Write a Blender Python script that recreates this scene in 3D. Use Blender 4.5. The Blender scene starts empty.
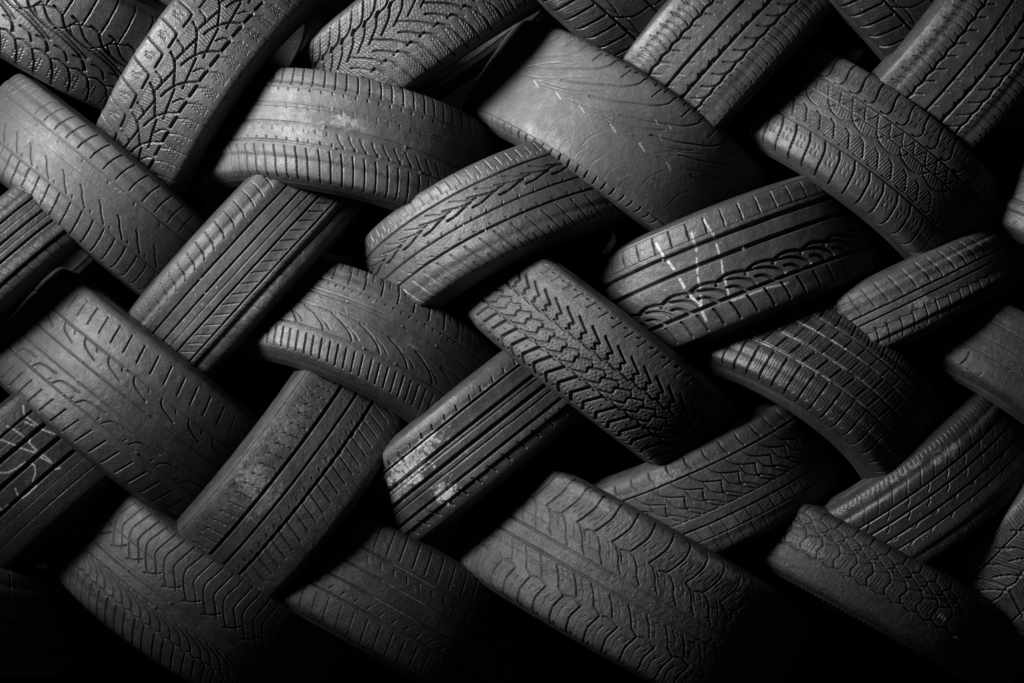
import bpy, math
import numpy as np

C = bpy.context.scene.collection
scn = bpy.context.scene

# ----------------------------------------------------------------- materials
def nd(nt, t, **kw):
    n = nt.nodes.new(t)
    for k, v in kw.items():
        setattr(n, k, v)
    return n

def rubber(name, base=.03, rough=.5, dust=.25, grain=1.0, spec=.5, seed=0.0):
    """black rubber: mottled base, dusty film, fine grain, pale scuffs from the mesh attribute 'scuff', chalk from 'chalk'"""
    m = bpy.data.materials.new(name); m.use_nodes = True
    nt = m.node_tree; L = nt.links.new
    bs = nt.nodes['Principled BSDF']
    tc = nd(nt, 'ShaderNodeTexCoord')
    mp = nd(nt, 'ShaderNodeMapping'); mp.inputs['Location'].default_value = (seed, seed*.7, -seed)
    L(tc.outputs['Object'], mp.inputs['Vector'])
    def noise(scale, det=4, rgh=.6):
        n = nd(nt, 'ShaderNodeTexNoise'); n.inputs['Scale'].default_value = scale
        n.inputs['Detail'].default_value = det; n.inputs['Roughness'].default_value = rgh
        L(mp.outputs['Vector'], n.inputs['Vector']); return n.outputs['Fac']
    def ramp(s, a, b, lo=0., hi=1.):
        r = nd(nt, 'ShaderNodeMapRange'); r.inputs[1].default_value = a; r.inputs[2].default_value = b
        r.inputs[3].default_value = lo; r.inputs[4].default_value = hi
        L(s, r.inputs[0]); return r.outputs[0]
    def mix(f, a, b):
        x = nd(nt, 'ShaderNodeMix', data_type='RGBA')
        for s, v in ((x.inputs[0], f), (x.inputs[6], a), (x.inputs[7], b)):
            if isinstance(v, (int, float)):
                s.default_value = v
            elif isinstance(v, tuple):
                s.default_value = (*v, 1)
            else:
                L(v, s)
        return x.outputs[2]
    def mul(a, b):
        x = nd(nt, 'ShaderNodeMath', operation='MULTIPLY')
        for s, v in ((x.inputs[0], a), (x.inputs[1], b)):
            if isinstance(v, (int, float)): s.default_value = v
            else: L(v, s)
        return x.outputs[0]
    g = lambda v: (v, v, v)
    big = ramp(noise(9, 5), .3, .7)
    col = mix(big, g(base*.72), g(base*1.3))
    film = mul(ramp(noise(26, 6, .65), .42, .75), dust)
    col = mix(film, col, g(.15))
    specks = mul(ramp(noise(300, 2, .5), .66, .72), mul(ramp(noise(14, 3), .42, .66), .8))
    col = mix(specks, col, g(.26))
    at = nd(nt, 'ShaderNodeAttribute', attribute_name='scuff')
    sc = mul(at.outputs['Fac'], ramp(noise(170, 4, .7), .33, .62))
    col = mix(sc, col, g(.36))
    ac = nd(nt, 'ShaderNodeAttribute', attribute_name='chalk')
    ck = mul(ac.outputs['Fac'], ramp(noise(300, 4, .7), .36, .6, .08, 1))
    col = mix(ck, col, g(.62))
    L(col, bs.inputs['Base Color'])
    rr = ramp(noise(34, 4), .3, .7, rough-.08, rough+.12)
    rr2 = nd(nt, 'ShaderNodeMath', operation='MAXIMUM')
    L(rr, rr2.inputs[0]); L(mul(ck, .9), rr2.inputs[1])
    L(rr2.outputs[0], bs.inputs['Roughness'])
    bs.inputs['Specular IOR Level'].default_value = spec
    b1 = nd(nt, 'ShaderNodeBump'); b1.inputs['Strength'].default_value = .35*grain
    b1.inputs['Distance'].default_value = .0012
    L(noise(430, 3, .6), b1.inputs['Height'])
    b2 = nd(nt, 'ShaderNodeBump'); b2.inputs['Strength'].default_value = .3*grain
    b2.inputs['Distance'].default_value = .004
    L(noise(70, 5, .6), b2.inputs['Height']); L(b1.outputs[0], b2.inputs['Normal'])
    L(b2.outputs[0], bs.inputs['Normal'])
    return m

MAT = {
    'worn':   rubber('worn_tread_rubber', .031, .46, .2, 1.6, .5, 1.3),
    'grey':   rubber('dusty_grey_tread_rubber', .042, .56, .26, 1.5, .5, 4.1),
    'black':  rubber('black_tread_rubber', .014, .46, .08, 1.3, .5, 7.7),
    'smooth': rubber('smooth_bald_rubber', .042, .58, .12, 1.2, .5, 9.2),
    'gritty': rubber('gritty_tread_rubber', .03, .54, .26, 2.4, .5, 12.9),
    'dark':   rubber('dark_dull_rubber', .011, .58, .10, 1.7, .4, 15.5),
    'side':   rubber('sidewall_rubber', .016, .52, .14, .6, .5, 20.1),
    'liner':  rubber('inner_liner_rubber', .008, .6, .1, .5, .4, 24.4),
}

# ------------------------------------------------------------- mesh from a grid
def grid_mesh(name, P, mat, wrap=False, attrs=None):
    """P: (rows, cols, 3) -> one smooth quad sheet; wrap joins the last column to the first"""
    nr, nc = P.shape[:2]
    me = bpy.data.meshes.new(name)
    me.vertices.add(nr*nc)
    me.vertices.foreach_set('co', P.reshape(-1).astype(np.float32))
    idx = np.arange(nr*nc).reshape(nr, nc)
    nx = np.roll(idx, -1, 1) if wrap else idx[:, 1:]
    a = idx if wrap else idx[:, :-1]
    q = np.stack([a[:-1], nx[:-1], nx[1:], a[1:]], -1).reshape(-1, 4)
    n = len(q)
    me.loops.add(n*4); me.loops.foreach_set('vertex_index', q.reshape(-1).astype(np.int32))
    me.polygons.add(n)
    me.polygons.foreach_set('loop_start', np.arange(0, n*4, 4, dtype=np.int32))
    me.polygons.foreach_set('use_smooth', np.ones(n, bool))
    me.update(calc_edges=True)
    for k, v in (attrs or {}).items():
        at = me.attributes.new(k, 'FLOAT', 'POINT')
        at.data.foreach_set('value', v.reshape(-1).astype(np.float32))
    me.materials.append(mat)
    return me

def vnoise(U, V, cell, seed):
    """smooth value noise, about -1..1, sampled on the grid u (n), v (m) -> (m, n)"""
    r = np.random.default_rng(int(seed) % 100003)
    u = U/cell; v = V/cell
    u = u-u.min()+.37; v = v-v.min()+.61
    T = r.uniform(-1, 1, (int(v.max())+3, int(u.max())+3))
    iu = u.astype(int); iv = v.astype(int); fu = u-iu; fv = v-iv
    fu = fu*fu*(3-2*fu); fv = (fv*fv*(3-2*fv))[:, None]
    A = T[iv][:, iu]; B = T[iv][:, iu+1]; Cc = T[iv+1][:, iu]; D = T[iv+1][:, iu+1]
    return (A*(1-fu)+B*fu)*(1-fv)+(Cc*(1-fu)+D*fu)*fv

def sst(x):
    x = np.clip(x, 0, 1); return x*x*(3-2*x)

# --------------------------------------------------------------- tread carving
class Tread:
    """height field over u (mm along the tread, 0 = outermost point) and s (mm across, + = upper side); v = s/hw"""
    def __init__(g, u, s, hw, seed, wear=1.0):
        g.u, g.s, g.hw = u, s, hw
        g.H = np.zeros((len(s), len(u)), np.float32)
        g.scuff = np.zeros_like(g.H); g.chalkA = np.zeros_like(g.H)
        g.rng = np.random.default_rng(seed); g.seed = seed; g.wear = wear
        g.soft = .6; g.curve = True
    def seg(g, p, q, w, d, F=None, soft=None, fade=None):
        soft = soft or g.soft
        m = w/2+soft+.5
        (u0, s0), (u1, s1) = p, q
        i0, i1 = np.searchsorted(g.u, (min(u0, u1)-m, max(u0, u1)+m))
        j0, j1 = np.searchsorted(g.s, (min(s0, s1)-m, max(s0, s1)+m))
        if i1 <= i0 or j1 <= j0: return
        U = g.u[None, i0:i1]; S = g.s[j0:j1, None]
        du, ds = u1-u0, s1-s0; L2 = du*du+ds*ds+1e-9
        t = np.clip(((U-u0)*du+(S-s0)*ds)/L2, 0, 1)
        dist = np.hypot(U-u0-t*du, S-s0-t*ds)
        k = sst((w/2+soft-dist)/(2*soft))
        if F is None:
            g.H[j0:j1, i0:i1] = np.minimum(g.H[j0:j1, i0:i1], -d*k)
        else:
            F[j0:j1, i0:i1] = np.maximum(F[j0:j1, i0:i1], d*k)
    def poly(g, pts, w=3, d=4, F=None, soft=None):
        P = [(a, b*g.hw) for a, b in pts]
        for a, b in zip(P[:-1], P[1:]): g.seg(a, b, w, d, F, soft)
    def bend(g, pts):
        if not g.curve or len(pts) < 3 or len(pts) > 7: return pts
        P = np.array([pts[0]]+list(pts)+[pts[-1]], float); out = []
        for i in range(1, len(P)-2):
            a, b, c, e = P[i-1:i+3]
            for t in (0, .25, .5, .75):
                out.append(tuple(.5*((2*b)+(c-a)*t+(2*a-5*b+4*c-e)*t*t+(3*b-a-3*c+e)*t**3)))
        return out+[tuple(P[-1])]
    def rep(g, per, pts, w=3, d=4, off=0, lo=None, hi=None, jit=.5, skip=0.0):
        """repeat a polyline (u mm, v) every per mm along the tread"""
        d = d*g.wear; pts = g.bend(pts)
        us = [p[0] for p in pts]
        lo = g.u[0] if lo is None else lo; hi = g.u[-1] if hi is None else hi
        k0 = math.floor((lo-max(us)-off)/per); k1 = math.ceil((hi-min(us)-off)/per)
        for k in range(k0, k1+1):
            ju = g.rng.normal(0, jit); jv = g.rng.normal(0, jit*.4)/g.hw
            if skip and g.rng.random() < skip: continue
            dd = d*g.rng.uniform(.8, 1.1)
            g.poly([(a+off+k*per+ju, b+jv) for a, b in pts], w*g.rng.uniform(.92, 1.08), dd)
    def lat(g, per, v1, v2, w=2, d=3, skew=0, bow=0, off=0, n=5, **k):
        pts = [(skew*t+bow*4*t*(1-t), v1+(v2-v1)*t) for t in np.linspace(0, 1, n)]
        g.rep(per, pts, w, d, off, **k)
    def circ(g, v, w=4, d=5, amp=0, per=1, ph=0, kind='sin', soft=None):
        d = d*g.wear; soft = soft or g.soft
        m = w/2+soft+amp+.5
        j0, j1 = np.searchsorted(g.s, (v*g.hw-m, v*g.hw+m))
        x = (g.u/per+ph)
        if kind == 'sin': wob = amp*np.sin(2*np.pi*x)
        elif kind == 'zig': wob = amp*(4*np.abs(x-np.floor(x)-.5)-1)
        else: wob = amp*(2*np.abs(np.sin(np.pi*x))-1)          # scallop
        wob = wob+.35*vnoise(g.u, np.zeros(1), 40, g.seed+int(v*100)+500)[0]
        dist = np.abs(g.s[j0:j1, None]-v*g.hw-wob[None])
        k = sst((w/2+soft-dist)/(2*soft))
        g.H[j0:j1] = np.minimum(g.H[j0:j1], -d*k)
    def bar(g, v, u, w=7, l=5, top=-.6):
        """a wear-indicator lug that bridges a groove"""
        i0, i1 = np.searchsorted(g.u, (u-l/2, u+l/2)); j0, j1 = np.searchsorted(g.s, (v*g.hw-w/2, v*g.hw+w/2))
        g.H[j0:j1, i0:i1] = np.maximum(g.H[j0:j1, i0:i1], top)
    def sipes(g, per, v1, v2, amp=1.6, teeth=4, w=1.3, d=1.6, skew=0, off=0, **k):
        n = teeth*2+1
        pts = [(skew*t+(amp if i % 2 else -amp), v1+(v2-v1)*t) for i, t in enumerate(np.linspace(0, 1, n))]
        g.rep(per, pts, w, d, off, jit=.3, **k)
    def dots(g, per, rows, r=1.6, d=1.5, off=0):
        for i, v in enumerate(rows): g.rep(per, [(0, v), (2.2, v+.012)], r, d, off+(i % 2)*per/2)
    def rim(g, v, drop, soft=3):
        """lower the rubber outside |v|"""
        x = g.s/g.hw*np.sign(v)-abs(v)
        g.H -= (drop*sst(x*g.hw/soft))[:, None]
    def scratch(g, n, v1, v2, u1, u2, L=14, ang=.2, w=1.2, a=.8):
        for _ in range(n):
            u, v = g.rng.uniform(u1, u2), g.rng.uniform(v1, v2)
            t = g.rng.normal(ang, .35); l = g.rng.uniform(.3, 1)*L
            g.poly([(u, v), (u+l*math.cos(t), v+l*math.sin(t)/g.hw)], w, a*g.rng.uniform(.4, 1), g.scuff)
    def patch(g, u, v, ru, rv, a=1.0):
        q = 1-np.hypot((g.u[None]-u)/ru, (g.s[:, None]/g.hw-v)/rv)
        q = q+.45*vnoise(g.u, g.s, 9, g.seed+int(u)+77)+.3*vnoise(g.u, g.s, 3.5, g.seed+int(u)+78)
        g.scuff = np.maximum(g.scuff, a*sst(q*1.6))
    def chalk(g, pts, w=6, a=1.0):
        g.poly(pts, w, a, g.chalkA, soft=1.2)
    def mottle(g, a=.35, b=.12, c=.05):
        g.H += a*vnoise(g.u, g.s, 55, g.seed+1)+b*vnoise(g.u, g.s, 14, g.seed+2)+c*vnoise(g.u, g.s, 4, g.seed+3)

# -------------------------------------------------------------- the cross-section
def tread_profile(w, R, sh):
    """control points (across, radius) from the centre to the start of the sidewall"""
    k = sh
    pts = [(0, R), (.4*w, R-.0010), (.68*w, R-.0026), (w-.024*k, R-.0048), (w-.014*k, R-.0066), (w-.006*k, R-.0094),
           (w, R-.0138), (w+.0035, R-.0205), (w+.006, R-.029), (w+.0075, R-.036)]
    P = np.array([(-x, r) for x, r in pts[:0:-1]]+pts)
    t = np.concatenate([[0], np.cumsum(np.hypot(*np.diff(P, axis=0).T))])
    # Catmull-Rom through the points, sampled densely
    out = []; T = np.linspace(0, t[-1], 1500)
    m = np.gradient(P, t, axis=0)
    i = np.clip(np.searchsorted(t, T, side='right')-1, 0, len(t)-2)
    h = (t[i+1]-t[i])[:, None]; x = ((T-t[i])/(t[i+1]-t[i]))[:, None]
    Q = (2*x**3-3*x**2+1)*P[i]+(x**3-2*x**2+x)*h*m[i]+(-2*x**3+3*x**2)*P[i+1]+(x**3-x**2)*h*m[i+1]
    a = np.concatenate([[0], np.cumsum(np.hypot(*np.diff(Q, axis=0).T))])
    a -= a[-1]/2
    shp = np.interp(w, Q[len(Q)//2:, 0], a[len(Q)//2:])
    return Q, a, shp

def theta_steps(R, step, lo, hi):
    """dense columns on the arc lo..hi (radians) the pile shows, sparse behind"""
    th = [lo]
    while th[-1] < hi:
        t = th[-1]; th.append(t+step/R*(1+1.0*max(0, abs(t)-.9)))
    back = np.linspace(th[-1], lo+2*math.pi, 44)[1:-1]
    return np.array(th), back

def build_tyre(label, pos, phi, tau, R, W, pat, mat='worn', sh=1.0, seed=1, lo=-1.75, hi=1.75, step=.0014, wear=1.5, side=None, soft=.6, du=0):
    d = np.array([math.cos(phi), 0, -math.sin(phi)])
    a0 = np.array([math.sin(phi), 0, math.cos(phi)]); f = np.array([0, -1., 0])
    n = math.cos(tau)*f-math.sin(tau)*a0; a = math.cos(tau)*a0+math.sin(tau)*f
    root = bpy.data.objects.new('tyre', None); C.objects.link(root)
    root.empty_display_size = .1
    import mathutils
    M = mathutils.Matrix([[n[i], d[i], a[i], pos[i]] for i in range(3)]+[[0, 0, 0, 1]])
    root.matrix_world = M
    root['label'] = label; root['category'] = 'tyre'; root['group'] = 'old tyres laced into the herringbone pile'
    w = W/2-.004
    Q, arc, shp = tread_profile(w, R, sh)
    # rows: dense across the tread, coarser on the flanks
    s = np.arange(-shp-.004, shp+.004, step)
    tail = np.linspace(shp+.004, arc[-1], 9)
    s = np.concatenate([-tail[::-1], s[1:], tail])
    px = np.interp(s, arc, Q[:, 0]); pr = np.interp(s, arc, Q[:, 1])
    tx = np.gradient(px, s); tr = np.gradient(pr, s); l = np.hypot(tx, tr)
    nx, nr = -tr/l, tx/l
    th, back = theta_steps(R, step, lo, hi)
    g = Tread(th*R*1000+du, s*1000, shp*1000, seed, wear)
    g.soft = soft
    pat(g); g.mottle()
    ends = sst((g.u-g.u[0])/25)*sst((g.u[-1]-g.u)/25)
    H = np.concatenate([g.H*ends, np.zeros((len(s), len(back)))], 1)/1000
    TH = np.concatenate([th, back])
    r = pr[:, None]+nr[:, None]*H; x = px[:, None]+nx[:, None]*H
    P = np.stack([r*np.cos(TH), r*np.sin(TH), x], -1)
    z = np.zeros((len(s), len(back)))
    at = {'scuff': np.concatenate([g.scuff, z], 1), 'chalk': np.concatenate([g.chalkA, z], 1)}
    o = bpy.data.objects.new('tread', grid_mesh('tread', P, MAT[mat], True, at)); C.objects.link(o); o.parent = root
    # sidewalls
    tt = np.linspace(0, 1, 60)
    cx = np.array([.0073, .0105, .0125, .0125, .0095, .0035, -.004, -.010, -.020])
    cr = np.array([.035, .044, .056, .068, .082, .094, .102, .108, .113])
    ct = np.linspace(0, 1, len(cx))
    sx = np.interp(tt, ct, cx); sr = np.interp(tt, ct, cr)
    for _ in range(3):
        sx[1:-1] = (sx[:-2]+2*sx[1:-1]+sx[2:])/4; sr[1:-1] = (sr[:-2]+2*sr[1:-1]+sr[2:])/4
    ring = np.zeros(60)
    for c_, wd, hh in ((.10, .012, .0008), (.16, .012, .0006), (.33, .03, .0010), (.40, .012, .0006), (.83, .05, .0016)):
        ring += hh*np.exp(-((tt-c_)/wd)**2)
    nth = 1500 if side == 'serrated' else 300
    TS = np.linspace(-math.pi, math.pi, nth, endpoint=False)
    ser = np.zeros((60, nth))
    if side == 'serrated':
        band = sst((tt-.12)/.03)*sst((.36-tt)/.03)
        ser = band[:, None]*(.0009*(np.sin(TS*230)[None]))*np.ones((60, 1))
    for sg in (1, -1):
        X = sg*(w+sx[:, None]+ring[:, None]+ser); RR = (R-sr)[:, None]*np.ones((1, nth))
        P = np.stack([RR*np.cos(TS), RR*np.sin(TS), X], -1)
        if sg < 0: P = P[::-1]
        o = bpy.data.objects.new('sidewall', grid_mesh('sidewall', P, MAT['side'], True)); C.objects.link(o); o.parent = root
    # inner liner: bead to bead, 9 mm under the tread
    ix = np.array([w-.020, w-.012, w-.002, w+.003, w-.003, w-.02, 0, -w+.02, -w+.003, -w-.003, -w+.002, -w+.012, -w+.020])
    ir = np.array([.1145, .104, .086, .06, .035, .02, .017, .02, .035, .06, .086, .104, .1145])
    TI = np.linspace(-math.pi, math.pi, 160, endpoint=False)
    P = np.stack([(R-ir)[:, None]*np.cos(TI), (R-ir)[:, None]*np.sin(TI), ix[:, None]*np.ones((1, 160))], -1)
    o = bpy.data.objects.new('inner_liner', grid_mesh('inner_liner', P, MAT['liner'], True)); C.objects.link(o); o.parent = root
    return root

# ---------------------------------------------------------------- tread patterns
# winter tread of sweeping arcs, seen on two tyres
def p_arc_net(g):
    P = 75
    for pts, w in (([(-189.2,.077),(-174.5,.042),(-155.7,-.043),(-139.1,-.174),(-124.7,-.353)],4),([(-161.6,-.077),(-187,-.124),(-227,-.193)],3.8),
                   ([(-267.7,.237),(-207,.139)],4),([(-181,.392),(-189,.252),(-205.8,.126),(-231.7,-.02)],4),
                   ([(-229.6,.418),(-234.3,.26),(-245.7,.19)],2.8),([(-186.6,-.18),(-173.2,-.26),(-168.7,-.351)],2.6)):
        g.rep(P, pts, w, 4.5)
    g.rep(50, [(-204.7,1.14),(-216.3,.56),(-221.8,.503),(-228,.485),(-249.8,.478)], 3.8, 5)
    g.rep(37.5, [(-131.7,-.397),(-157,-.389)], 5.5, 5.5)
    g.rep(37.5, [(-170.2,-.44),(-160,-.6),(-154.8,-.89),(-153,-1.16)], 1.8, 2.5)
    for v in (.66, .76): g.sipes(50, v-.06, v+.06, 2.2, 3, 1.4, 1.4, off=-234 if v > .7 else -229)
    g.sipes(50, .62, .78, 2.4, 3, 1.5, 1.6, off=-240)
    g.rep(50, [(-224,.9),(-219,.9)], 1.5, 1.5)
    for o in (-164, -158, -152): g.sipes(37.5, -.82, -.55, 2.6, 3, 1.4, 1.5, off=o-6)
    g.lat(6.2, -.36, -.08, 1.3, 1.3, skew=-6); g.lat(6.2, -.06, .18, 1.3, 1.3, skew=5); g.lat(6.2, .2, .4, 1.3, 1.3, skew=-4)

def p_arc_net_far(g):
    P = 40
    for pts, w in (([(169.6,-.555),(182.2,-.728),(189.9,-.956),(190,-1.16)],3.2),([(169.6,-.555),(185.7,-.491),(207.3,-.537)],3),
                   ([(164.9,-.285),(186.5,-.298),(200,-.44)],2.8)): g.rep(P, pts, w, 5)
    g.rep(80, [(150,.30),(169,.10),(207,-.02),(250,-.08),(290,-.2),(312,-.36),(316,-.5)], 3.8, 5)
    g.rep(80, [(190,.28),(214,.08),(250,.0),(285,-.12),(312,-.22)], 3, 4.5)
    g.rep(80, [(229.7,-.013),(250,.12),(262.6,.314)], 2.6, 4); g.rep(80, [(269,.04),(255,.2),(292,.33)], 2.6, 4)
    g.rep(40, [(273.4,.31),(276,.55),(277,.8),(277,1.14)], 3, 4.5)
    g.rep(40, [(250,.36),(268,.33)], 4, 5)
    for o in (170, 178, 186): g.sipes(40, -.9, -.62, 2.0, 4, 1.4, 1.4, off=o+8)
    g.lat(9, -.25, .0, 1.2, .25, skew=5)

def p_vee(g):      # winter tread of leaf blocks in a V
    P = 32.5
    g.rep(P, [(-136,-1.16),(-136.6,-.98),(-138.6,-.73),(-149.9,-.43)], 3.8, 5)
    g.rep(P, [(-170,-.326),(-160,-.318)], 5, 5)
    g.rep(P, [(-160,-.32),(-149.9,-.43)], 3.5, 5)
    g.rep(65, [(-169.7,-.285),(-190.4,-.07),(-223.8,.17)], 3.4, 5); g.rep(65, [(-202,-.29),(-220,-.12),(-236,-.02)], 3.4, 5)
    g.rep(P*2, [(-254,1.14),(-270,.8),(-290,.585),(-316,.53)], 3, 5); g.rep(P*2, [(-221,1.14),(-237,.8),(-259,.60),(-283,.545)], 3, 5)
    g.rep(P, [(-253.8,.50),(-268,.33),(-300,.14)], 3, 5)
    g.rep(P, [(-247,.56),(-256,.5)], 6, 6)
    for o in (-148, -141, -134): g.sipes(P, -.92, -.46, 1.5, 6, 1.4, 1.5, off=o-8)
    for o in (-250, -243, -236, -229): g.sipes(P, .62, .98, 1.5, 5, 1.4, 1.5, off=o, skew=20)
    g.sipes(7.5, -.27, .42, 1.4, 8, 1.3, 1.3, skew=-30)

def p_worn_ribs(g):
    g.circ(.60, 3, 2.2); g.circ(.30, 2.4, 1.6); g.circ(.235, 2.2, 1.4); g.circ(-.07, 4, 2.2); g.circ(-.12, 2, 1); g.circ(-.42, 4, 2.4)
    g.lat(23.5, .64, 1.04, 2.5, 3.2, skew=-9, bow=1, off=-88)
    g.lat(23.5, -1.10, -.50, 2.5, 3.2, skew=-15, bow=2, off=-80)
    g.rep(23.5, [(0,.585),(1,.53)], 2.4, 2.2, off=3); g.rep(23.5, [(0,-.355),(3,-.40)], 2.6, 2.4)
    g.rep(23.5, [(0,.20),(-3,.28)], 1.8, 1.4, off=9); g.rep(23.5, [(0,-.17),(3,-.22)], 2, 1.8, off=9, hi=30)
    g.rep(23.5, [(-17.6,-.172),(-10,-.27),(0,-.38)], 1.8, 2, lo=-20, hi=300)
    for u, v in ((-61, .27), (-69, -.09), (99, -.09), (148, .27), (142, -.42), (-40, -.42)): g.bar(v, u, 9, 5)
    g.scratch(70, -.95, .55, -230, 120, 9, 2.6, 1.2, .8)
    g.patch(-30, .1, 40, .12, .45); g.patch(60, .78, 60, .2, .25); g.patch(-120, -.2, 60, .3, .2)

def p_bald(g):
    P = 72
    g.rep(P, [(22.9,.95),(21,.86),(16,.777),(-5,.62),(-33.4,.502),(-75,.33),(-124,.189)], 2.6, 2.0)
    g.rep(P, [(-9.4,.95),(-13,.86),(-16.9,.742)], 2.2, 2); g.rep(P, [(-30,.40),(-62,.24),(-105,.10),(-150,.02)], 2.2, 1.2, skip=.15, lo=-60); g.rep(P, [(-42,.93),(-50,.84)], 1.6, 1, skip=.2)
    g.rep(24, [(0,.93),(3,1.02)], 2, 2.2); g.rep(P, [(-60,.2),(-100,.05),(-160,-.05)], 1.8, .7, skip=.15)
    g.rep(P, [(-150,.45),(-205,.2),(-240,-.02)], 1.8, .7, skip=.15)
    g.rep(P, [(10,-.2),(-6,-.4),(-10,-.62)], 1.6, .6, skip=.25); g.rep(P/2, [(0,-.55),(-9,-.72),(-8,-.84)], 1.5, .5, skip=.35)
    g.circ(-.90, 2.4, 2.2); g.circ(-1.045, 2, 1.5)
    g.lat(22, -1.10, -.90, 3, 3.4)
    for u in (-238, -176, -116, -42, 26, 92): g.poly([(u-15,-.035),(u-4,-.07),(u+3,-.10)], 2.0, 1.0, g.scuff); g.poly([(u-30,-.0),(u-15,-.035)], 1.5, .9)
    for u, v in ((43,.24),(47,.48),(20,.42),(96,.2)): g.poly([(u-7,v+.03),(u+3,v-.02)], 1.6, .9, g.scuff)
    g.scratch(60, -.8, .8, -300, 150, 16, 1.0, 1.0, .35)
    g.patch(-150, -.78, 120, .12, .15)

def p_three_ribs(g, swap=1):    # three plain ribs, curved shoulder slits (two tyres of this kind)
    g.circ(.455, 5, 4.5, 1.6, 32, 0, 'scallop'); g.circ(.09, 5, 5); g.circ(-.238, 5, 5); g.circ(-.55, 4.5, 4.5, 1.2, 32, .2, 'scallop')
    g.rep(32, [(0,.44),(7,.40),(16,.30)], 2.6, 3.4); g.rep(32, [(0,.09),(5,.04),(8,0)], 2.2, 2, off=9)
    g.rep(32, [(0,-.23),(14,-.232)], 7.5, 5, off=4); g.rep(32, [(0,-.235),(4,-.17)], 2.2, 2.5, off=4)
    g.rep(32, [(0,-.52),(-10,-.46),(-18,-.36)], 2.6, 3.4, off=12)
    g.rep(16, [(0,.48),(3,.58),(1,.70),(-5,.80)], 1.8, 2.2); g.rep(32, [(0,.47),(4,.58),(3,.72),(-3,.86)], 2.2, 2.8)
    g.lat(16, -.60, -.96, 1.9, 2.4, skew=3, bow=3)
    g.rim(-.99, 1.2, 4)
    g.patch(-120, .9, 90, .1, .3); g.scratch(18, .5, 1, -220, 150, 8, 1.2, 1.1, .5)

def p_snow_leaf(g):
    P = 38
    g.rep(P, [(-125,1.16),(-127.8,.88),(-120.3,.64),(-124,.52),(-136,.50)], 3, 4.6)
    g.circ(.46, 3.5, 4.5); g.circ(.20, 2.4, 3); g.circ(-.45, 3.4, 4.5)
    g.rep(30, [(-140.8,.42),(-126.9,.22),(-111.5,.42)], 2, 2.4)
    g.rep(58, [(-181,.17),(-166,.06),(-148,.0),(-130,.0),(-114,.06),(-104,.17)], 2.4, 3)
    g.rep(35, [(-128,-.09),(-117,-.13),(-109.6,-.23),(-101,-.38),(-120,-.40)], 2.6, 3)
    g.rep(36, [(-147,-.49),(-139,-.6),(-135.6,-.70),(-131,-.93),(-130,-1.16)], 3, 4.6)
    for o in (-6, 6): g.rep(P, [(-108+o,.62),(-106+o,.70)], 1.5, 1.6); g.rep(P, [(-108+o,.78),(-106+o,.88)], 1.5, 1.6)
    for o in (-5, 5): g.rep(36, [(-120+o,-.60),(-117+o,-.66)], 1.6, 1.6); g.rep(36, [(-119+o,-.72),(-116+o,-.80)], 1.6, 1.6)
    g.lat(5.5, .23, .42, 1.3, 1.2, skew=5); g.lat(5.5, -.38, -.12, 1.3, 1.2, skew=5); g.lat(6.5, .02, .17, 1.2, 1, skew=-5)
    g.scratch(14, -.95, -.3, -150, 100, 6, 1, 1.2, .7)

def p_corner_blocks(g):
    P = 40
    for o in (0, 27): pass
    g.lat(30, -1.14, -.46, 4, 5, skew=24, off=154)
    g.circ(-.40, 5, 5.5)
    g.rep(60, [(196,-.38),(225,-.1),(235,.25)], 3.4, 4); g.rep(60, [(170,-.38),(215,-.22),(262,-.28)], 2.6, 3.5); g.rep(30, [(240,.3),(252,.7),(250,1.14)], 3, 4)
    g.lat(7, -.94, -.52, 1.3, .35, skew=24); g.circ(.28, 4, 5)

def p_plain(g):
    g.circ(.35, 1.6, .9); g.circ(-.05, 1.6, .8, 1, 90); g.circ(-.42, 1.5, .7)
    g.rep(220, [(-95,-.9),(-90,-.7),(-92,-.55)], 2.4, 3)
    g.scratch(30, -.9, .9, -330, 200, 18, .1, 1.1, .3); g.rep(27, [(0,-.95),(4,-.84)], 1.6, 1.2, skip=.4)

def p_slant(g):    # smooth middle, slanted cuts, ladder shoulders
    g.circ(.42, 2.2, 2); g.circ(-.46, 2.2, 2.2); g.circ(.12, 1.6, .5)
    g.lat(33, .50, 1.02, 2.4, 3, skew=10, bow=-3, off=-155.5)
    g.rep(47, [(-37,-.06),(-27,-.13),(-18,-.24),(0,-.39)], 2.2, 2.4)
    g.lat(28, -1.10, -.48, 2.4, 3, skew=-9, bow=2, off=-104)
    g.rep(47, [(0,-.35),(3,-.39)], 2, 2, off=11); g.rep(66, [(0,.37),(2,.31)], 2, 1.5)
    g.patch(-150, .2, 60, .3, .2); g.patch(-95, -.75, 60, .2, .3); g.scratch(30, -.4, .4, -250, 150, 12, .1, 1.1, .3)
    g.scratch(5, .3, .45, -20, 40, 6, 1, 1.4, .9)

def p_ribs_fine(g):
    for v, w in ((.46, 3.4), (.08, 4), (-.255, 4), (-.67, 3.4)): g.circ(v, w, 4)
    g.lat(17, -.3, -.62, 1.4, 1.6, skew=9); g.lat(26, -.72, -1.05, 1.6, 2, skew=6); g.lat(26, .6, .95, 2.2, 2.6, skew=-8)
    g.circ(.27, 1.5, 1); g.circ(-.09, 1.5, 1); g.scratch(20, -.9, .9, -50, 180, 6, 1, 1.2, .7)

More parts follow.
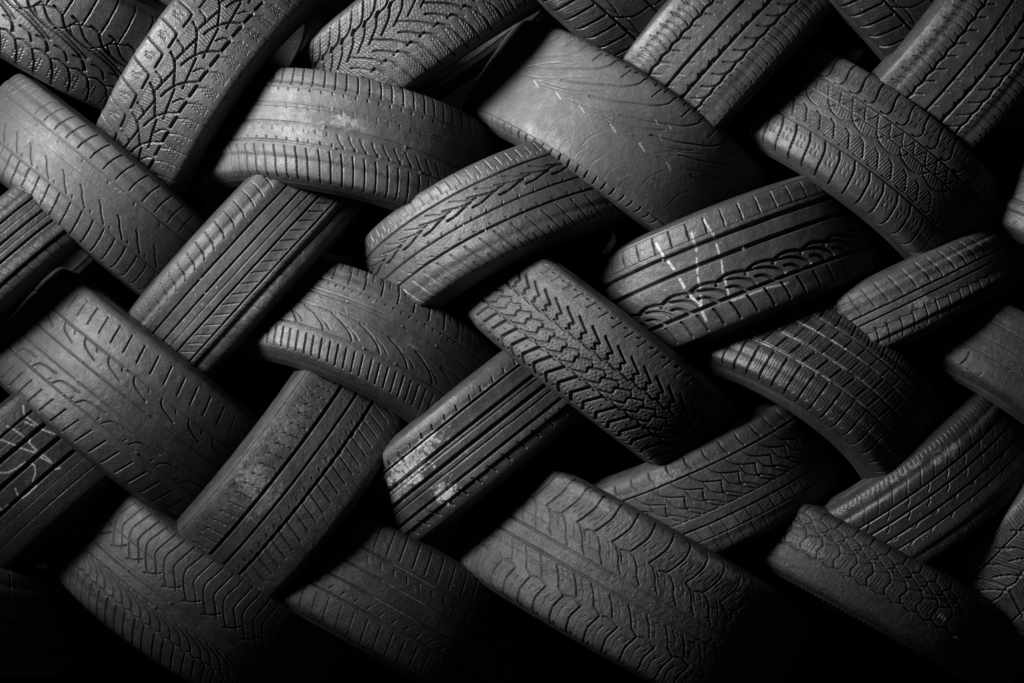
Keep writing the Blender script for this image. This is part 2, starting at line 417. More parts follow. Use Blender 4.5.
def p_hook_slits(g):
    for v, w in ((.39, 2.6), (.13, 3), (-.22, 3.4), (-.53, 2.8)): g.circ(v, w, 4)
    g.rep(29, [(-303,.58),(-297,.70),(-293,.82),(-290,1.0)], 2.4, 3.2, off=0)
    g.circ(-.05, 1.8, 1); g.lat(29, -.27, -.49, 1.7, 2, skew=26); g.lat(29, -.58, -.98, 1.4, 1, skew=16, bow=3)
    g.bar(.39, -135, 8, 5); g.bar(.13, -150, 8, 5)
    g.scratch(26, -1, -.5, -260, 60, 7, 1, 1.6, .7); g.patch(-100, -.8, 70, .15, .35); g.patch(-230, -.1, 70, .3, .2); g.scratch(8, 0, .5, -230, 0, 7, .5, 1.6, .9)

def p_feather_ribs(g, flip=1):
    g.circ(.555, 3.2, 4); g.circ(-.09, 3.2, 4); g.circ(-.40, 3.2, 4)
    P = 58
    g.rep(P, [(-320,.13),(-300,.14),(-280,.20),(-262,.24)], 3, 4)
    g.rep(P, [(-321,.36),(-298,.30),(-270,.25),(-240,.30)], 2.4, 3)
    g.rep(P, [(-300,.46),(-262,.30),(-246,.28)], 1.8, 2)
    g.lat(22, .70, .94, 1.7, 2.4, skew=-5); g.lat(22, .62, .72, 1.4, 1.6, off=11)
    g.rep(34, [(-246,-1.05),(-254,-.9),(-272.9,-.50)], 2, 3); g.rep(34, [(-232,-1.02),(-238,-.86)], 1.8, 2.4)
    g.rep(34, [(0,-.09),(3,-.03)], 2, 2); g.rep(34, [(0,-.36),(-5,-.32)], 2, 2)
    g.bar(-.09, -120, 7, 4); g.bar(.24, -110, 7, 4); g.bar(-.4, -85, 7, 4)
    g.scratch(12, -.8, .8, -300, 150, 5, 1, 1.1, .6)

def p_leaf_ribs(g):
    g.circ(.535, 2.8, 3.5); g.circ(.24, 2.4, 3); g.circ(.31, 1.6, 1.2); g.circ(-.47, 2.8, 3.2)
    P = 62
    g.rep(P, [(-275,-.04),(-262,-.02),(-250,-.05)], 2, 1.6)
    g.rep(P, [(-262,-.06),(-236,-.16),(-212,-.30),(-200,-.43)], 2.4, 2.6)
    g.rep(P, [(-280,-.22),(-262,-.29),(-250,-.38)], 1.8, 1.8)
    g.circ(-.02, 2, 1.6)
    g.lat(36, .60, 1.04, 2.2, 3.2, skew=-14, off=-196, bow=2); g.lat(18, .84, 1.04, 1.8, 2.4, skew=-6, off=-188)
    g.lat(18, -.98, -.60, 2.6, 3.4, skew=-9, off=-95)
    g.rep(18, [(0,.53),(-1,.47)], 1.8, 2)
    for u, v in ((-180,.24),(-100,.3),(-60,.24),(20,.24),(-140,-.1),(-40,-.47),(-110,-.47)): g.bar(v, u, 7, 4)
    g.patch(-25, .0, 14, .06, .5); g.scratch(16, -.9, .8, -250, 120, 5, 1, 1.2, .5)

def p_scallop(g):
    g.circ(.50, 9, 6); g.circ(.17, 8, 6); g.circ(-.535, 7, 6); g.circ(.62, 1.6, 1.6)
    P = 61
    g.rep(P, [(-240,-.26),(-236,-.215),(-226,-.18),(-213,-.155),(-196,-.165),(-180,-.20)], 6, 6)
    g.rep(P, [(-236,-.22),(-214,-.24),(-190,-.30),(-172,-.40),(-166,-.47)], 5, 6)
    g.rep(P, [(-222,-.36),(-206,-.39),(-192,-.49)], 5, 6)
    g.lat(38, .64, .95, 2.6, 3.4, skew=2, off=-172); g.circ(.97, 1.8, 1.4)
    g.rep(36, [(-212.3,-.62),(-207,-.75),(-204,-.93)], 4, 5)
    g.bar(.50, -200, 12, 6, -3); g.bar(.17, -40, 12, 6, -3)
    for pts in ([(-200.7,.81),(-194.7,.562)],[(-190,.44),(-184.3,.278)],[(-181,.08),(-178.2,-.083)],[(-176,-.2),(-165,-.42),(-163,-.48)],[(-163.5,-.6),(-163.1,-.744)]): g.chalk(pts, 5, .9)
    for pts in ([(-124.7,.76),(-126,.65)],[(-127,.6),(-129,.42)],[(-134,.30),(-143,.06)],[(-146,-.02),(-150,-.2)],[(-154,-.316),(-160,-.48)],[(-161,-.6),(-163.8,-.697)]): g.chalk(pts, 3.8, .7)
    for pts in ([(-93,.88),(-88,.64)],[(-87,.6),(-87,.5)],[(-88,.4),(-90,.24)],[(-91,.1),(-97,-.1)],[(-98.1,-.2),(-102.1,-.457)]): g.chalk(pts, 3.8, .7)
    g.chalk([(-102.2,-.60),(-63.3,-.61),(-26.7,-.615),(15.7,-.665)], 3.2, .7)
    g.patch(-270, .3, 60, .3, .2); g.scratch(10, .6, .95, -200, 100, 5, 1, 1.2, .7)

def p_zig_blocks(g):
    g.curve = False
    P = 32
    g.rep(P, [(-297,-.50),(-270.1,-.545),(-238,-.37),(-242,-.25),(-212,-.10)], 3.8, 6)
    g.rep(P, [(-261,-1.18),(-262.6,-1.06),(-271,-.90),(-249,-.56)], 6, 8)
    g.rep(P, [(-249,-.56),(-238,-.50)], 3.5, 5)
    g.rep(P, [(-212,-.10),(-205,-.16),(-207,-.25)], 3.2, 4.5)
    g.rep(P, [(-291.5,.10),(-261.8,.048),(-252,.12),(-261,.21),(-253,.29),(-285,.47)], 4, 6)
    g.rep(P, [(-221.5,.71),(-214,.92)], 2, 3); g.rep(P, [(-234,.86),(-226.7,.9)], 3, 4)
    g.dots(9, (-.40,-.31,-.24), 1.7, 1.6); g.dots(9, (.03,.10,.17,.24), 1.7, 1.6, 3); g.dots(10, (-.12,-.05), 1.8, 1.4); g.dots(9, (-.46,), 1.6, 1.6)
    g.rep(P/4, [(-240,-.93),(-239,-.86)], 1.7, 2); g.rep(P, [(-240,-.72),(-238,-.71)], 3, 2)
    g.rep(P, [(-244,-1.0),(-246,-1.06)], 4.5, 4); g.scratch(12, .3, .95, -280, 100, 4, 1, 1.4, .7); g.scratch(24, -1.05, -.9, 20, 230, 6, 1.4, 1.6, .7)

def p_bricks(g):
    g.circ(.54, 3.4, 4); g.circ(.28, 2.6, 3); g.circ(-.05, 4, 4); g.circ(-.41, 4, 4)
    g.lat(31, -1.14, -.48, 3, 4, skew=2, off=-83); g.lat(31, -.36, -.10, 3, 4, skew=9, off=-52); g.lat(31, -.02, .25, 2.4, 3, skew=6, off=-30)
    g.lat(31, .30, .50, 2.4, 3, skew=5); g.lat(36, .58, 1.06, 2.8, 4, skew=-4)
    for o in (6, 12, 18, 24): g.sipes(31, -.92, -.54, .8, 6, 1.2, .6, off=-83+o); g.rep(31, [(-46+o,-.34),(-40+o,-.12)], 1.2, 1.1)
    for o in (8, 17, 26): g.sipes(36, .62, .96, .8, 5, 1.2, 1.2, off=o); g.rep(31, [(-28+o,.0),(-23+o,.22)], 1.2, .9)
    r = g.rng
    for v in (-.05, -.41, .28):
        u = -260
        while u < 260:
            l = r.uniform(18, 60); g.poly([(u, v), (u+l, v)], 3.6, r.uniform(.25, .9), g.scuff); u += l+r.uniform(2, 26)
    for u in (-100,-69,-38,-7,24,55,86): g.poly([(u,-1.02),(u+4,-.96)], 2.5, .4, g.scuff)

def p_two_lines(g):
    g.circ(.19, 2.6, 3.4); g.circ(-.05, 2.6, 3.4)
    g.lat(27, -.28, -.85, 2.2, 2.6, skew=-10, bow=2, jit=1.5); g.circ(-.34, 1.6, 1.2, 1.5, 27)
    g.lat(30, .28, .96, 4.5, 1.6, skew=-10, jit=1.5); g.lat(15, -.65, -.9, 1.4, 1.2, jit=1)
    g.patch(30, -.2, 30, .2, .5); g.patch(120, .4, 80, .3, .25); g.scratch(24, -.9, .9, -100, 350, 6, 1, 1.3, .5)

def p_curls(g):
    g.circ(.41, 2.6, 2.8); g.circ(.075, 2.4, 2.4); g.circ(-.205, 2.2, 2); g.circ(-.50, 2.4, 2.6); g.circ(-.15, 1.4, .6)
    g.lat(34, .58, .87, 2.6, 3.4, skew=-9, off=-18)
    g.rep(67, [(-101.6,.40),(-97,.33),(-85.6,.275),(-54.7,.21)], 2.4, 2.8)
    g.rep(67, [(-162.4,-.47),(-152,-.37),(-136,-.335),(-101.9,-.315)], 2.2, 2.4)
    g.lat(34, -.95, -.65, 2.6, 3.2, skew=13, off=-84)
    g.rep(67, [(0,.38),(5,.34)], 2, 2); g.rep(67, [(0,-.47),(2,-.43)], 2, 2, off=25)
    for u, v in ((-143,.075),(-124,-.205),(-129,-.5),(-60,.41),(30,.075),(60,-.5)): g.bar(v, u, 8, 6)
    g.patch(-140, -.75, 70, .2, .2); g.scratch(30, -.9, .9, -250, 150, 8, 1, 1.1, .35)

def p_four_grooves(g):
    g.circ(.61, 4, 5); g.circ(.315, 8, 6); g.circ(0, 8, 6); g.circ(-.31, 7, 6); g.circ(-.70, 2, 1)
    g.circ(.46, 1.4, .5); g.circ(-.5, 1.4, .6)
    for s_ in ([(128.4,.762),(118.4,.647)],[(118.8,.584),(124.2,.386)],[(109.7,.545),(118.7,.403)],[(78.4,.681),(84.5,.558),(89.6,.381)],[(51.5,.589),(66.1,.365)],
               [(124.9,.28),(136.9,.098)],[(96.8,.291),(89.2,.243),(90.3,.074)],[(69.2,.283),(77.9,.161),(85,.07),(90.1,.095)],[(87.1,-.045),(96.2,-.23)],
               [(90.8,-.01),(95.2,-.082),(96.1,-.208)],[(8,.197),(20.5,.108),(36.5,.073),(58.9,.054)],[(65.9,-.016),(67.7,-.089),(59.1,-.189),(45.1,-.25)],
               [(94.1,-.316),(94.4,-.358),(102.4,-.374)],[(10.3,-.161),(4.5,-.28)],[(7.5,-.342),(18.2,-.359),(44.4,-.346)],[(-39.4,-.21),(-39,-.274),(-22.5,-.269)]): g.chalk(s_, 2.8, .9)

def p_sliced_ribs(g):
    g.circ(.335, 6, 5); g.circ(.05, 4.5, 4.5); g.circ(-.26, 5, 4.5); g.circ(.97, 2.2, 2)
    g.sipes(25, .40, .68, .9, 3, 1.8, 2.4, skew=-8); g.rep(25, [(0,.68),(1,.8)], 1.8, 1.5)
    g.lat(24, -.30, -.66, 2.2, 3, skew=-13); g.rep(24, [(0,-.26),(9,-.262)], 7, 5); g.rep(24, [(0,-.20),(3,-.14)], 2, 2)
    g.lat(24, -.74, -1.0, 1.4, 1.2, skew=-5)
    g.scratch(80, -.5, .95, -200, 120, 9, .2, 1.4, .6); g.patch(-95, .62, 40, .35, .55); g.patch(-110, .2, 50, .15, .35); g.patch(20, .7, 90, .2, .2)

def p_five_grooves(g):
    g.circ(.57, 4.5, 5); g.circ(.24, 6, 5.5); g.circ(-.05, 7, 5.5); g.circ(-.44, 5, 5); g.circ(.14, 2, 1.2); g.circ(-.2, 2.5, 1.8)
    g.lat(31, .68, .80, 2.6, 3, skew=5, jit=1.2); g.lat(38, -.58, -.86, 3, 3.4, skew=8)
    g.patch(-245, .36, 75, .34, 1.5); g.patch(-185, .52, 50, .2, 1.3); g.patch(-215, -.54, 32, .26, 1.6); g.patch(-120, .66, 22, .1, .4)
    g.patch(-18, .67, 30, .08, .6); g.patch(-300, .1, 40, .2, .6); g.patch(-130, -.7, 30, .15, .3); g.patch(40, -.75, 20, .12, .4)
    g.scratch(24, -.9, .9, -320, 100, 7, .6, 1.3, .8)

def p_wide_shoulder(g):
    g.circ(.66, 3, 3.6); g.circ(-.36, 2.6, 3.2); g.circ(-.62, 2, 2); g.circ(-.14, 1.8, 1.6)
    g.rep(40, [(-84,1.0),(-84.6,.86),(-78,.72)], 3, 3.6)
    g.rep(40, [(-9.7,.66),(-2,.52),(12,.42),(45,.30)], 2.4, 3); g.rep(40, [(45,.30),(40,.05),(62,-.12)], 2.2, 2.8); g.rep(40, [(12,.42),(20,.18),(45,.05)], 2.2, 2.8)
    g.rep(40, [(0,.10),(22,-.02),(34,-.12)], 2, 2.4); g.lat(27, -.38, -.60, 1.8, 2.2, skew=5); g.lat(27, -.66, -.98, 1.5, 1.2, skew=5)
    g.scratch(50, -.9, .95, -250, 280, 6, 1, 1.4, .35); g.patch(-90, .78, 40, .12, .35)

def p_mud_blocks(g):
    P = 41
    g.circ(.055, 4, 4.5); g.circ(-.173, 4, 4.5); g.circ(.235, 1.7, 1.4); g.circ(-.333, 1.7, 1.4)
    g.rep(P, [(-291,.43),(-277,.32),(-272,.24),(-257,.11)], 2.2, 3.4); g.rep(P, [(-262,.47),(-252,.62),(-243,.82),(-246,1.12)], 3, 3.6)
    g.rep(2*P, [(-262,.47),(-250,.44),(-238,.40),(-228,.29)], 2.2, 3.4); g.rep(2*P, [(-303,.47),(-291,.43)], 2.2, 3)
    g.rep(2*P, [(-238,.43),(-221,.47)], 2.8, 3)
    g.rep(P, [(-257,-.22),(-243,-.34),(-231,-.49)], 2.2, 3.4); g.rep(P, [(-257.3,-1.15),(-262,-.9),(-263,-.78),(-254,-.57)], 3.2, 3.8)
    g.rep(2*P, [(-254,-.57),(-275.6,-.53),(-290,-.55)], 2.6, 3.2); g.rep(2*P, [(-231,-.49),(-214,-.56)], 2.6, 3)
    for o in (0, 14): g.rep(P, [(-285+o,.64),(-279+o,.74)], 1.7, 1.8); g.rep(P, [(-281+o,.56),(-277+o,.62)], 1.6, 1.6); g.rep(P, [(-285+o,-.74),(-279+o,-.66)], 1.7, 1.8)
    for v in (.34, .16, -.26, -.42): g.rep(P, [(-275,v),(-269,v+.03),(-264,v-.01)], 1.6, 1.4); g.rep(P/2, [(-270,v+.05),(-266,v-.05)], 1.2, .8)
    g.rep(17, [(0,-.06),(1.5,-.055)], 1.8, 1.5, jit=4)
    g.rep(P, [(-271,.46),(-262,.38),(-254,.28)], 1.6, 1.6, jit=1.5); g.rep(P, [(-240,-.24),(-228,-.33),(-222,-.44)], 1.6, 1.6, jit=1.5)
    g.rep(P, [(-270,.34),(-258,.37)], 1.5, 1.3, jit=2); g.rep(P, [(-262,.55),(-256,.7),(-250,.84)], 1.5, 1.2, jit=1.5); g.rep(P, [(-243,-.66),(-246,-.8),(-243,-.95)], 1.5, 1.2, jit=1.5)
    g.H += (.5*vnoise(g.u, g.s, 7, 901)*np.maximum(0, vnoise(g.u, g.s, 30, 902)+.4)).astype(np.float32)
    g.rep(P, [(-249,-1.0),(-250,-1.16)], 3, 2); g.scratch(40, -1, 1, -330, 250, 6, 1, 1.2, .35); g.circ(1.03, 2, 1)
    g.patch(-200, .92, 120, .12, .25); g.patch(150, .9, 120, .12, .3)

def p_squiggle_ribs(g):
    for v, w in ((.455, 3.4), (.115, 3.6), (-.20, 3.6), (-.50, 3)): g.circ(v, w, 3.6)
    g.circ(.25, 1.6, .7); g.lat(29, .55, 1.04, 2.2, 3, skew=-9); g.lat(29, -.58, -1.02, 2, 2.6, skew=9)
    for o in (13,): g.sipes(29, .60, .86, 3, 3, 1.4, .6, off=o); g.sipes(29, -.9, -.64, 3, 3, 1.4, .5, off=o)
    g.rep(29, [(-59,.37),(-53,.28)], 2, 2.6); g.rep(29, [(-40,-.43),(-36,-.36)], 2, 2.6)
    for v in (.455, .115, -.2): g.poly([(-40,v),(60,v)], 3, .25, g.scuff)

def p_fan_slits(g):
    g.circ(.385, 1.8, 1.8); g.circ(-.03, 3, 3); g.circ(-.235, 3, 3); g.circ(.02, 1.6, .8)
    g.rep(48, [(-187,1.0),(-190,.85),(-197,.56),(-182,.34),(-161.7,.16)], 2.0, 3.4); g.rep(48, [(-161.9,1.0),(-165,.85),(-171,.52),(-158,.38),(-140,.20)], 2.0, 3.4)
    g.rep(48, [(-168.6,.12),(-150,.20),(-138,.29)], 2.6, 3.2)
    g.circ(-.565, 2.6, 3.2, 2.4, 24, 0, 'zig')
    g.rep(24, [(-247,-.26),(-224,-.32),(-203,-.40),(-191,-.53)], 2.2, 3.2)
    g.rep(24, [(-151.6,-.60),(-143,-.78),(-131,-.98),(-129,-1.06)], 2.6, 3.4)
    for u, v in ((-260,-.03),(-230,-.235),(-150,-.03),(-240,-.1),(-40,-.03),(-60,-.235)): g.bar(v, u, 8, 6)
    g.scratch(20, -.6, .9, -300, 100, 4, 1, 1.4, .5)

def p_upright_slits(g):
    g.circ(.45, 3, 3); g.circ(.0, 4, 4); g.circ(-.45, 3, 3); g.lat(34, .52, 1.04, 2.6, 3.2, skew=-8); g.lat(34, -.5, -1.0, 2.4, 3, skew=6)
    g.rep(34, [(0,.40),(4,.2)], 2, 2)
    g.chalk([(268,-.60),(285,-.64),(280,-.78),(264,-.84)], 3)

def p_hook_ribs(g):
    for v, w in ((.415, 3.4), (.175, 3.2), (-.115, 3.4), (-.37, 3)): g.circ(v, w, 4)
    g.rep(34, [(-182,.46),(-172,.60),(-163,.74),(-161,.88)], 1.8, 1.3); g.rep(11.3, [(0,.90),(3,1.02)], 1.7, 1.6)
    g.rep(48, [(-283,.40),(-287,.34),(-295,.28)], 2.2, 2.8); g.rep(48, [(-250,.16),(-254,.10),(-262,.05)], 2.2, 2.8); g.rep(48, [(-202,-.13),(-209,-.17),(-217,-.15)], 2.2, 2.8); g.rep(48, [(-180,-.38),(-190,-.42)], 2.2, 2.6)
    g.lat(34, -.45, -.95, 1.6, 1, skew=-7)
    for u in (-290, -262, -235): g.patch(u, .86, 14, .05, .45)
    g.patch(-165, .66, 40, .2, .3); g.scratch(24, -.8, .95, -320, 80, 7, 1, 1.4, .6)

def p_honeycomb(g):
    g.curve = False
    P = 37
    g.circ(-.25, 4, 4, 3, 36, 0, 'zig')
    g.rep(P, [(-344,.43),(-320,.40),(-306,.50),(-300,.54),(-285,.43),(-272,.36)], 3.2, 4)
    g.rep(P, [(-306,.52),(-304,.66),(-292,.74),(-275,.68),(-266,.56)], 3, 3.6); g.rep(P, [(-293,.76),(-292,.92),(-290,1.04)], 3, 3.4)
    g.rep(P, [(-272,.36),(-262,.16),(-268,-.06),(-262,-.22)], 3, 3.6); g.rep(P, [(-300,.2),(-282,.28),(-272,.34)], 2.6, 3)
    for o in (0, 7, 14, 21): g.rep(P, [(-300+o,-.12),(-297+o,.10)], 1.5, 1.5); g.rep(P, [(-290+o,.80),(-288+o,.9)], 1.5, 1.5)
    for o in (0, 10): g.rep(P, [(-290+o,.54),(-284+o,.58)], 2, 1.6); g.rep(P, [(-286+o,.48),(-280+o,.52)], 2, 1.6)
    g.patch(-290, -.04, 60, .2, .2); g.patch(14, .0, 16, .12, .9); g.patch(64, -.3, 5, .06, .9); g.scratch(40, -.8, .2, -300, 120, 3, 1, 1.5, .5); g.circ(-.93, 2.2, 1.6)

def p_hatched(g):
    g.rep(48, [(-94,.72),(-76,.50)], 3.4, 4); g.rep(48, [(-97,.36),(-73,.20),(-55,.0)], 3.4, 4); g.circ(.02, 3.4, 4, 2, 48, .3); g.circ(.62, 3.4, 4)
    g.rep(48, [(-130,.6),(-113,.4),(-95,.05)], 3, 4); g.lat(48, -.04, -.6, 3.2, 4, skew=-30); g.circ(-.5, 3, 4); g.lat(40, -.55, -1.05, 3, 4, skew=10)
    g.lat(7, .05, .58, 1.6, 1.8, skew=-24); g.lat(7, -.46, -.04, 1.6, 1.8, skew=20); g.lat(7, .66, .95, 1.5, 1.6, skew=8)

# ------------------------------------------------------------------- the pile
# (label, hub position, lean of the tread, tilt of the axle, radius, tread width, pattern, rubber)
build_tyre('dark winter tyre in the top left corner with sweeping arc grooves',
           (-0.8981, 0.3191, 0.6843), 0.5245, 0.1871, 0.3248, 0.2133, p_arc_net_far, 'black', lo=-1.75, hi=1.75, sh=0.8, du=194.1, seed=7)
build_tyre('winter tyre with a net of arc grooves and hatched blocks, leaning right at upper left',
           (-0.6312, 0.3408, 0.5524), -0.9529, -0.0098, 0.3258, 0.2060, p_arc_net, 'worn', lo=-1.75, hi=1.75, sh=0.8, du=-96.8, seed=20)
build_tyre('winter tyre with leaf blocks in a V and wavy sipes, behind the nearly level tyre',
           (-0.1647, 0.3353, 0.6625), -0.5937, 0.0314, 0.3254, 0.1975, p_vee, 'worn', lo=-1.75, hi=1.75, sh=0.8, du=-90.5, seed=33)
build_tyre('nearly level worn ribbed tyre with scratched dusty tread and short slits along both shoulders',
           (-0.3428, 0.3294, 0.3605), 0.2016, -0.1957, 0.3256, 0.2264, p_worn_ribs, 'grey', lo=-1.75, hi=1.75, sh=1.3, du=-30.5, seed=46)
build_tyre('pale bald tyre worn smooth with faint swoops and a row of pale nicks',
           (0.2201, 0.3377, 0.4077), 0.5785, -0.0171, 0.3277, 0.2373, p_bald, 'smooth', lo=-1.75, hi=1.75, sh=0.7, du=-23.8, seed=59)
build_tyre('dark blocky tyre poking in at the top edge behind the pale bald tyre',
           (0.1663, 0.3568, 0.7511), 0.7144, 0.0623, 0.3274, 0.2062, p_corner_blocks, 'black', lo=-1.75, hi=1.75, sh=0.8, du=155.1, seed=72)
build_tyre('ribbed tyre with tick-edged grooves, running up to the top edge behind the bald tyre',
           (0.4506, 0.3241, 0.6151), -0.8174, -0.0744, 0.3250, 0.2386, p_three_ribs, 'worn', lo=-1.75, hi=1.75, sh=1.2, du=3.5, seed=85)
build_tyre('winter tyre with D-shaped leaf blocks and a hatched triangle rib, at the upper right',
           (0.7272, 0.3250, 0.3602), 0.6476, -0.0504, 0.3254, 0.2289, p_snow_leaf, 'worn', lo=-1.75, hi=1.75, sh=1.1, du=35.1, seed=98)
build_tyre('dark blocky tyre corner at the top edge between two ribbed tyres with ticked grooves',
           (0.7415, 0.3246, 0.7384), 0.7816, 0.0488, 0.3250, 0.2049, p_corner_blocks, 'black', lo=-1.75, hi=1.75, sh=0.8, seed=5, du=134.8)
build_tyre('ribbed tyre in the top right corner with scalloped shoulder slits and a smooth left rim',
           (0.9040, 0.3004, 0.6110), -0.9277, 0.1253, 0.3230, 0.2404, p_three_ribs, 'worn', lo=-1.75, hi=1.75, sh=1.3, du=-78.0, seed=124)
build_tyre('smooth dark tyre end at the right edge below the top right corner tyre',
           (1.2277, 0.3466, 0.2158), 0.5236, 0.0000, 0.3266, 0.2060, p_plain, 'worn', lo=-1.75, hi=-0.01, sh=1.2, du=-47.3, seed=137)
build_tyre('smooth worn tyre at upper left with slanted cuts and bright ladder-like shoulder slits',
           (-0.8601, 0.3457, 0.2930), 0.6904, -0.0762, 0.3266, 0.1908, p_slant, 'smooth', lo=-1.75, hi=1.75, sh=1.0, du=-34.7, seed=150)
build_tyre('finely ribbed tyre at the left edge tucked under the smooth tyre with ladder-like shoulders',
           (-1.0287, 0.3249, 0.1757), -0.7256, 0.0391, 0.3251, 0.1600, p_ribs_fine, 'worn', lo=-1.75, hi=1.75, sh=1.0, du=15.3, seed=163)
build_tyre('tyre with curved hook slits on its bright left shoulder and white flecks in its ribs',
           (-0.5653, 0.3232, 0.1621), -0.8326, 0.0982, 0.3248, 0.1991, p_hook_slits, 'grey', lo=-1.75, hi=1.75, sh=1.2, du=-73.6, seed=176)
build_tyre('tyre with feathered wavy groove, leaning right just below the nearly level worn tyre',
           (-0.0142, 0.3009, 0.2027), -0.4470, -0.2129, 0.3232, 0.1984, p_feather_ribs, 'worn', lo=-1.75, hi=1.75, sh=1.0, du=-57.4, seed=189)
build_tyre('tyre with leaf-shaped cuts between its ribs and U-shaped lower shoulder slits, left of centre',
           (-0.3199, 0.3260, -0.0713), 0.4273, -0.3506, 0.3258, 0.2156, p_leaf_ribs, 'worn', lo=-1.75, hi=1.75, sh=1.1, du=-112.5, seed=202)
build_tyre('tyre with white chalk lines drawn across its scalloped groove',
           (0.4514, 0.3049, 0.1363), -0.3714, -0.0735, 0.3258, 0.2314, p_scallop, 'worn', lo=-1.75, hi=1.75, sh=1.0, du=-58.9, seed=215)
build_tyre('blocky tyre with zigzag grooves and pinhole dots at the centre of the pile',
           (0.1866, 0.2474, -0.0386), 0.6633, 0.0300, 0.3275, 0.1886, p_zig_blocks, 'gritty', lo=-1.75, hi=1.75, wear=1.2, sh=0.8, du=6.2, seed=228)
build_tyre('tyre with brick-like sipe blocks and whitish grooves, bending down under the chalk-lined tyre',
           (0.5983, 0.2902, -0.1397), 0.6313, -0.3326, 0.3229, 0.2140, p_bricks, 'black', lo=-1.75, hi=1.75, sh=1.2, du=32.7, seed=241)
build_tyre('narrow worn tyre with two thin lines around it, right of the chalk-lined tyre',
           (0.7802, 0.3299, 0.0631), -0.4494, -0.0452, 0.3252, 0.1351, p_two_lines, 'gritty', lo=-1.75, hi=1.75, sh=0.8, du=-2.9, seed=254)
build_tyre('plain dark tyre at the right edge with one cracked slit, below the narrow tyre',
           (1.0383, 0.3419, -0.1143), 0.6283, -0.1658, 0.3264, 0.1729, p_plain, 'dark', lo=-1.75, hi=1.75, sh=0.8, seed=9, du=-144.3)
build_tyre('broad tyre with curled hook cuts and straight shoulder slits, at the left edge',
           (-0.7841, 0.3149, -0.1370), 0.6703, -0.0943, 0.3264, 0.2585, p_curls, 'worn', lo=-1.75, hi=1.75, sh=1.1, du=-30.3, seed=280)
build_tyre('black tyre with four deep grooves and white chalk writing, at the lower left edge',
           (-0.9757, 0.3249, -0.2665), -0.7277, -0.0061, 0.3249, 0.2501, p_four_grooves, 'black', lo=-1.75, hi=1.75, sh=0.9, du=23.5, seed=293)
build_tyre('damp looking tyre with thin wiggly slits and an edge line, below left of centre',
           (-0.4809, 0.2881, -0.2763), -0.8976, 0.1507, 0.3218, 0.2373, p_sliced_ribs, 'gritty', lo=-1.75, hi=1.75, sh=0.8, du=-85.7, seed=306)
build_tyre('tyre with deep plain grooves and white scuff patches, below the centre',
           (-0.0693, 0.3136, -0.2015), -0.6734, -0.0390, 0.3239, 0.1896, p_five_grooves, 'worn', lo=-1.75, hi=1.75, sh=1.3, du=-103.7, seed=319)
build_tyre('tyre with broad bare sidewall rim and netted middle, below the brick-block tyre',
           (0.3796, 0.3224, -0.2990), -0.4252, 0.0628, 0.3230, 0.2103, p_wide_shoulder, 'gritty', lo=-1.75, hi=1.75, sh=1.0, du=-34.0, seed=332)
build_tyre('largest tyre, at the bottom centre, with scalloped shoulder blocks and a smooth centre rib',
           (0.2457, 0.2952, -0.5127), 0.5117, -0.0627, 0.3759, 0.2654, p_mud_blocks, 'gritty', lo=-1.75, hi=1.75, wear=1.15, sh=0.9, du=10.9, seed=345)
build_tyre('dim tyre with squiggle sipes on its shoulders, in the dark left of the largest tyre',
           (-0.2880, 0.3723, -0.5394), 0.5049, -0.1741, 0.3476, 0.2322, p_squiggle_ribs, 'dark', lo=-1.75, hi=1.75, wear=0.9, sh=0.8, du=-36.2, seed=358)
build_tyre('tyre with dense curved fan slits and a zigzag line, at the lower left',
           (-0.6682, 0.3278, -0.5201), 0.6154, -0.0237, 0.3279, 0.2326, p_fan_slits, 'worn', lo=-1.75, hi=1.75, wear=1.0, sh=1.1, du=-34.5, seed=371)
build_tyre('very dark tyre end with upright slits in the bottom left corner',
           (-1.2147, 0.2693, -0.5326), 0.2197, -0.1019, 0.3209, 0.2024, p_upright_slits, 'worn', lo=0.01, hi=1.75, sh=1.2, du=75.9, seed=384)
build_tyre('ribbed tyre with small hook cuts and whitish shoulder flecks, at the lower right edge',
           (0.8158, 0.3304, -0.3094), -0.6270, 0.0476, 0.3258, 0.1955, p_hook_ribs, 'black', lo=-1.75, hi=1.75, wear=1.1, sh=1.1, du=-255.6, seed=397)
build_tyre('dark tyre with honeycomb blocks on one half and a serrated sidewall, at bottom right',
           (0.7244, 0.3985, -0.4976), 0.4990, -0.0489, 0.4090, 0.1478, p_honeycomb, 'dark', lo=-1.75, hi=1.75, wear=0.7, sh=0.6, side='serrated', du=-116.3, seed=410)
build_tyre('winter tyre with hatched blocks in the bottom right corner',
           (1.1089, 0.3460, -0.3815), -0.8668, -0.0679, 0.3267, 0.2107, p_hatched, 'worn', lo=-1.75, hi=1.75, sh=0.8, du=75.9, seed=423)

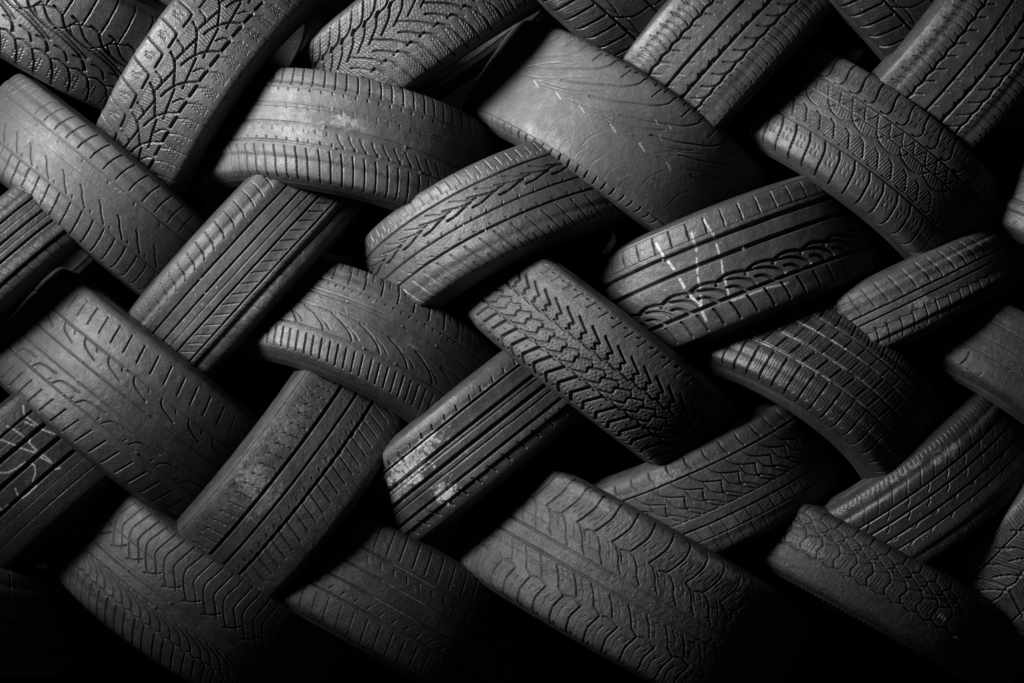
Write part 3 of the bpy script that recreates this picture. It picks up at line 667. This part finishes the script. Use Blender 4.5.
# ------------------------------------------------- added near-black sheet behind the pile, standing in for shade in the gaps
def back_wall():
    m = bpy.data.materials.new('gap_shade_black'); m.use_nodes = True
    nt = m.node_tree; b = nt.nodes['Principled BSDF']
    n = nd(nt, 'ShaderNodeTexNoise'); n.inputs['Scale'].default_value = 6
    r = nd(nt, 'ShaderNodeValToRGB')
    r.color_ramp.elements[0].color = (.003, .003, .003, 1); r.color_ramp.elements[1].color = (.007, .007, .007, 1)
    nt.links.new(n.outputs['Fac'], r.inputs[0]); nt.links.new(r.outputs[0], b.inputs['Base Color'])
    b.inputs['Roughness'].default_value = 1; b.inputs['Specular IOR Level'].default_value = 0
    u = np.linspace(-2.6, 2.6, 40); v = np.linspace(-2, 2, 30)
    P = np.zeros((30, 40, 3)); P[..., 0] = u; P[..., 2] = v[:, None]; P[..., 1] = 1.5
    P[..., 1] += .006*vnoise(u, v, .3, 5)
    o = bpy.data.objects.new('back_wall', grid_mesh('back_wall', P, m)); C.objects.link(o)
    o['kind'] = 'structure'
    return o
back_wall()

# -------------------------------------------------------------------- lighting
def lamp(name, loc, target, power, sx, sy, col=(1, 1, 1), spread=180):
    import mathutils
    l = bpy.data.lights.new(name, 'AREA'); l.shape = 'RECTANGLE'; l.size = sx; l.size_y = sy; l.energy = power; l.color = col; l.spread = math.radians(spread)
    o = bpy.data.objects.new(name, l); C.objects.link(o); o.location = loc
    v = mathutils.Vector(target)-mathutils.Vector(loc)
    o.rotation_euler = v.to_track_quat('-Z', 'Y').to_euler()
    return o
lamp('softbox_lamp', (-2.38, -1.5, 1.38), (-.11, .1, .47), 30, .9, .9, spread=51)

w = bpy.data.worlds.new('World'); scn.world = w; w.use_nodes = True
w.node_tree.nodes['Background'].inputs[0].default_value = (1, 1, 1, 1)
w.node_tree.nodes['Background'].inputs[1].default_value = .011

# ---------------------------------------------------------------------- camera
cam = bpy.data.cameras.new('camera'); co = bpy.data.objects.new('camera', cam); C.objects.link(co)
co.location = (0, -4, 0); co.rotation_euler = (math.pi/2, 0, 0)
cam.sensor_width = 36; cam.lens = 36*2040/1024; cam.clip_end = 100
scn.camera = co
scn.view_settings.view_transform = 'Standard'; scn.view_settings.look = 'None'
scn.view_settings.exposure = 0; scn.view_settings.gamma = 1
scn.cycles.use_denoising = True
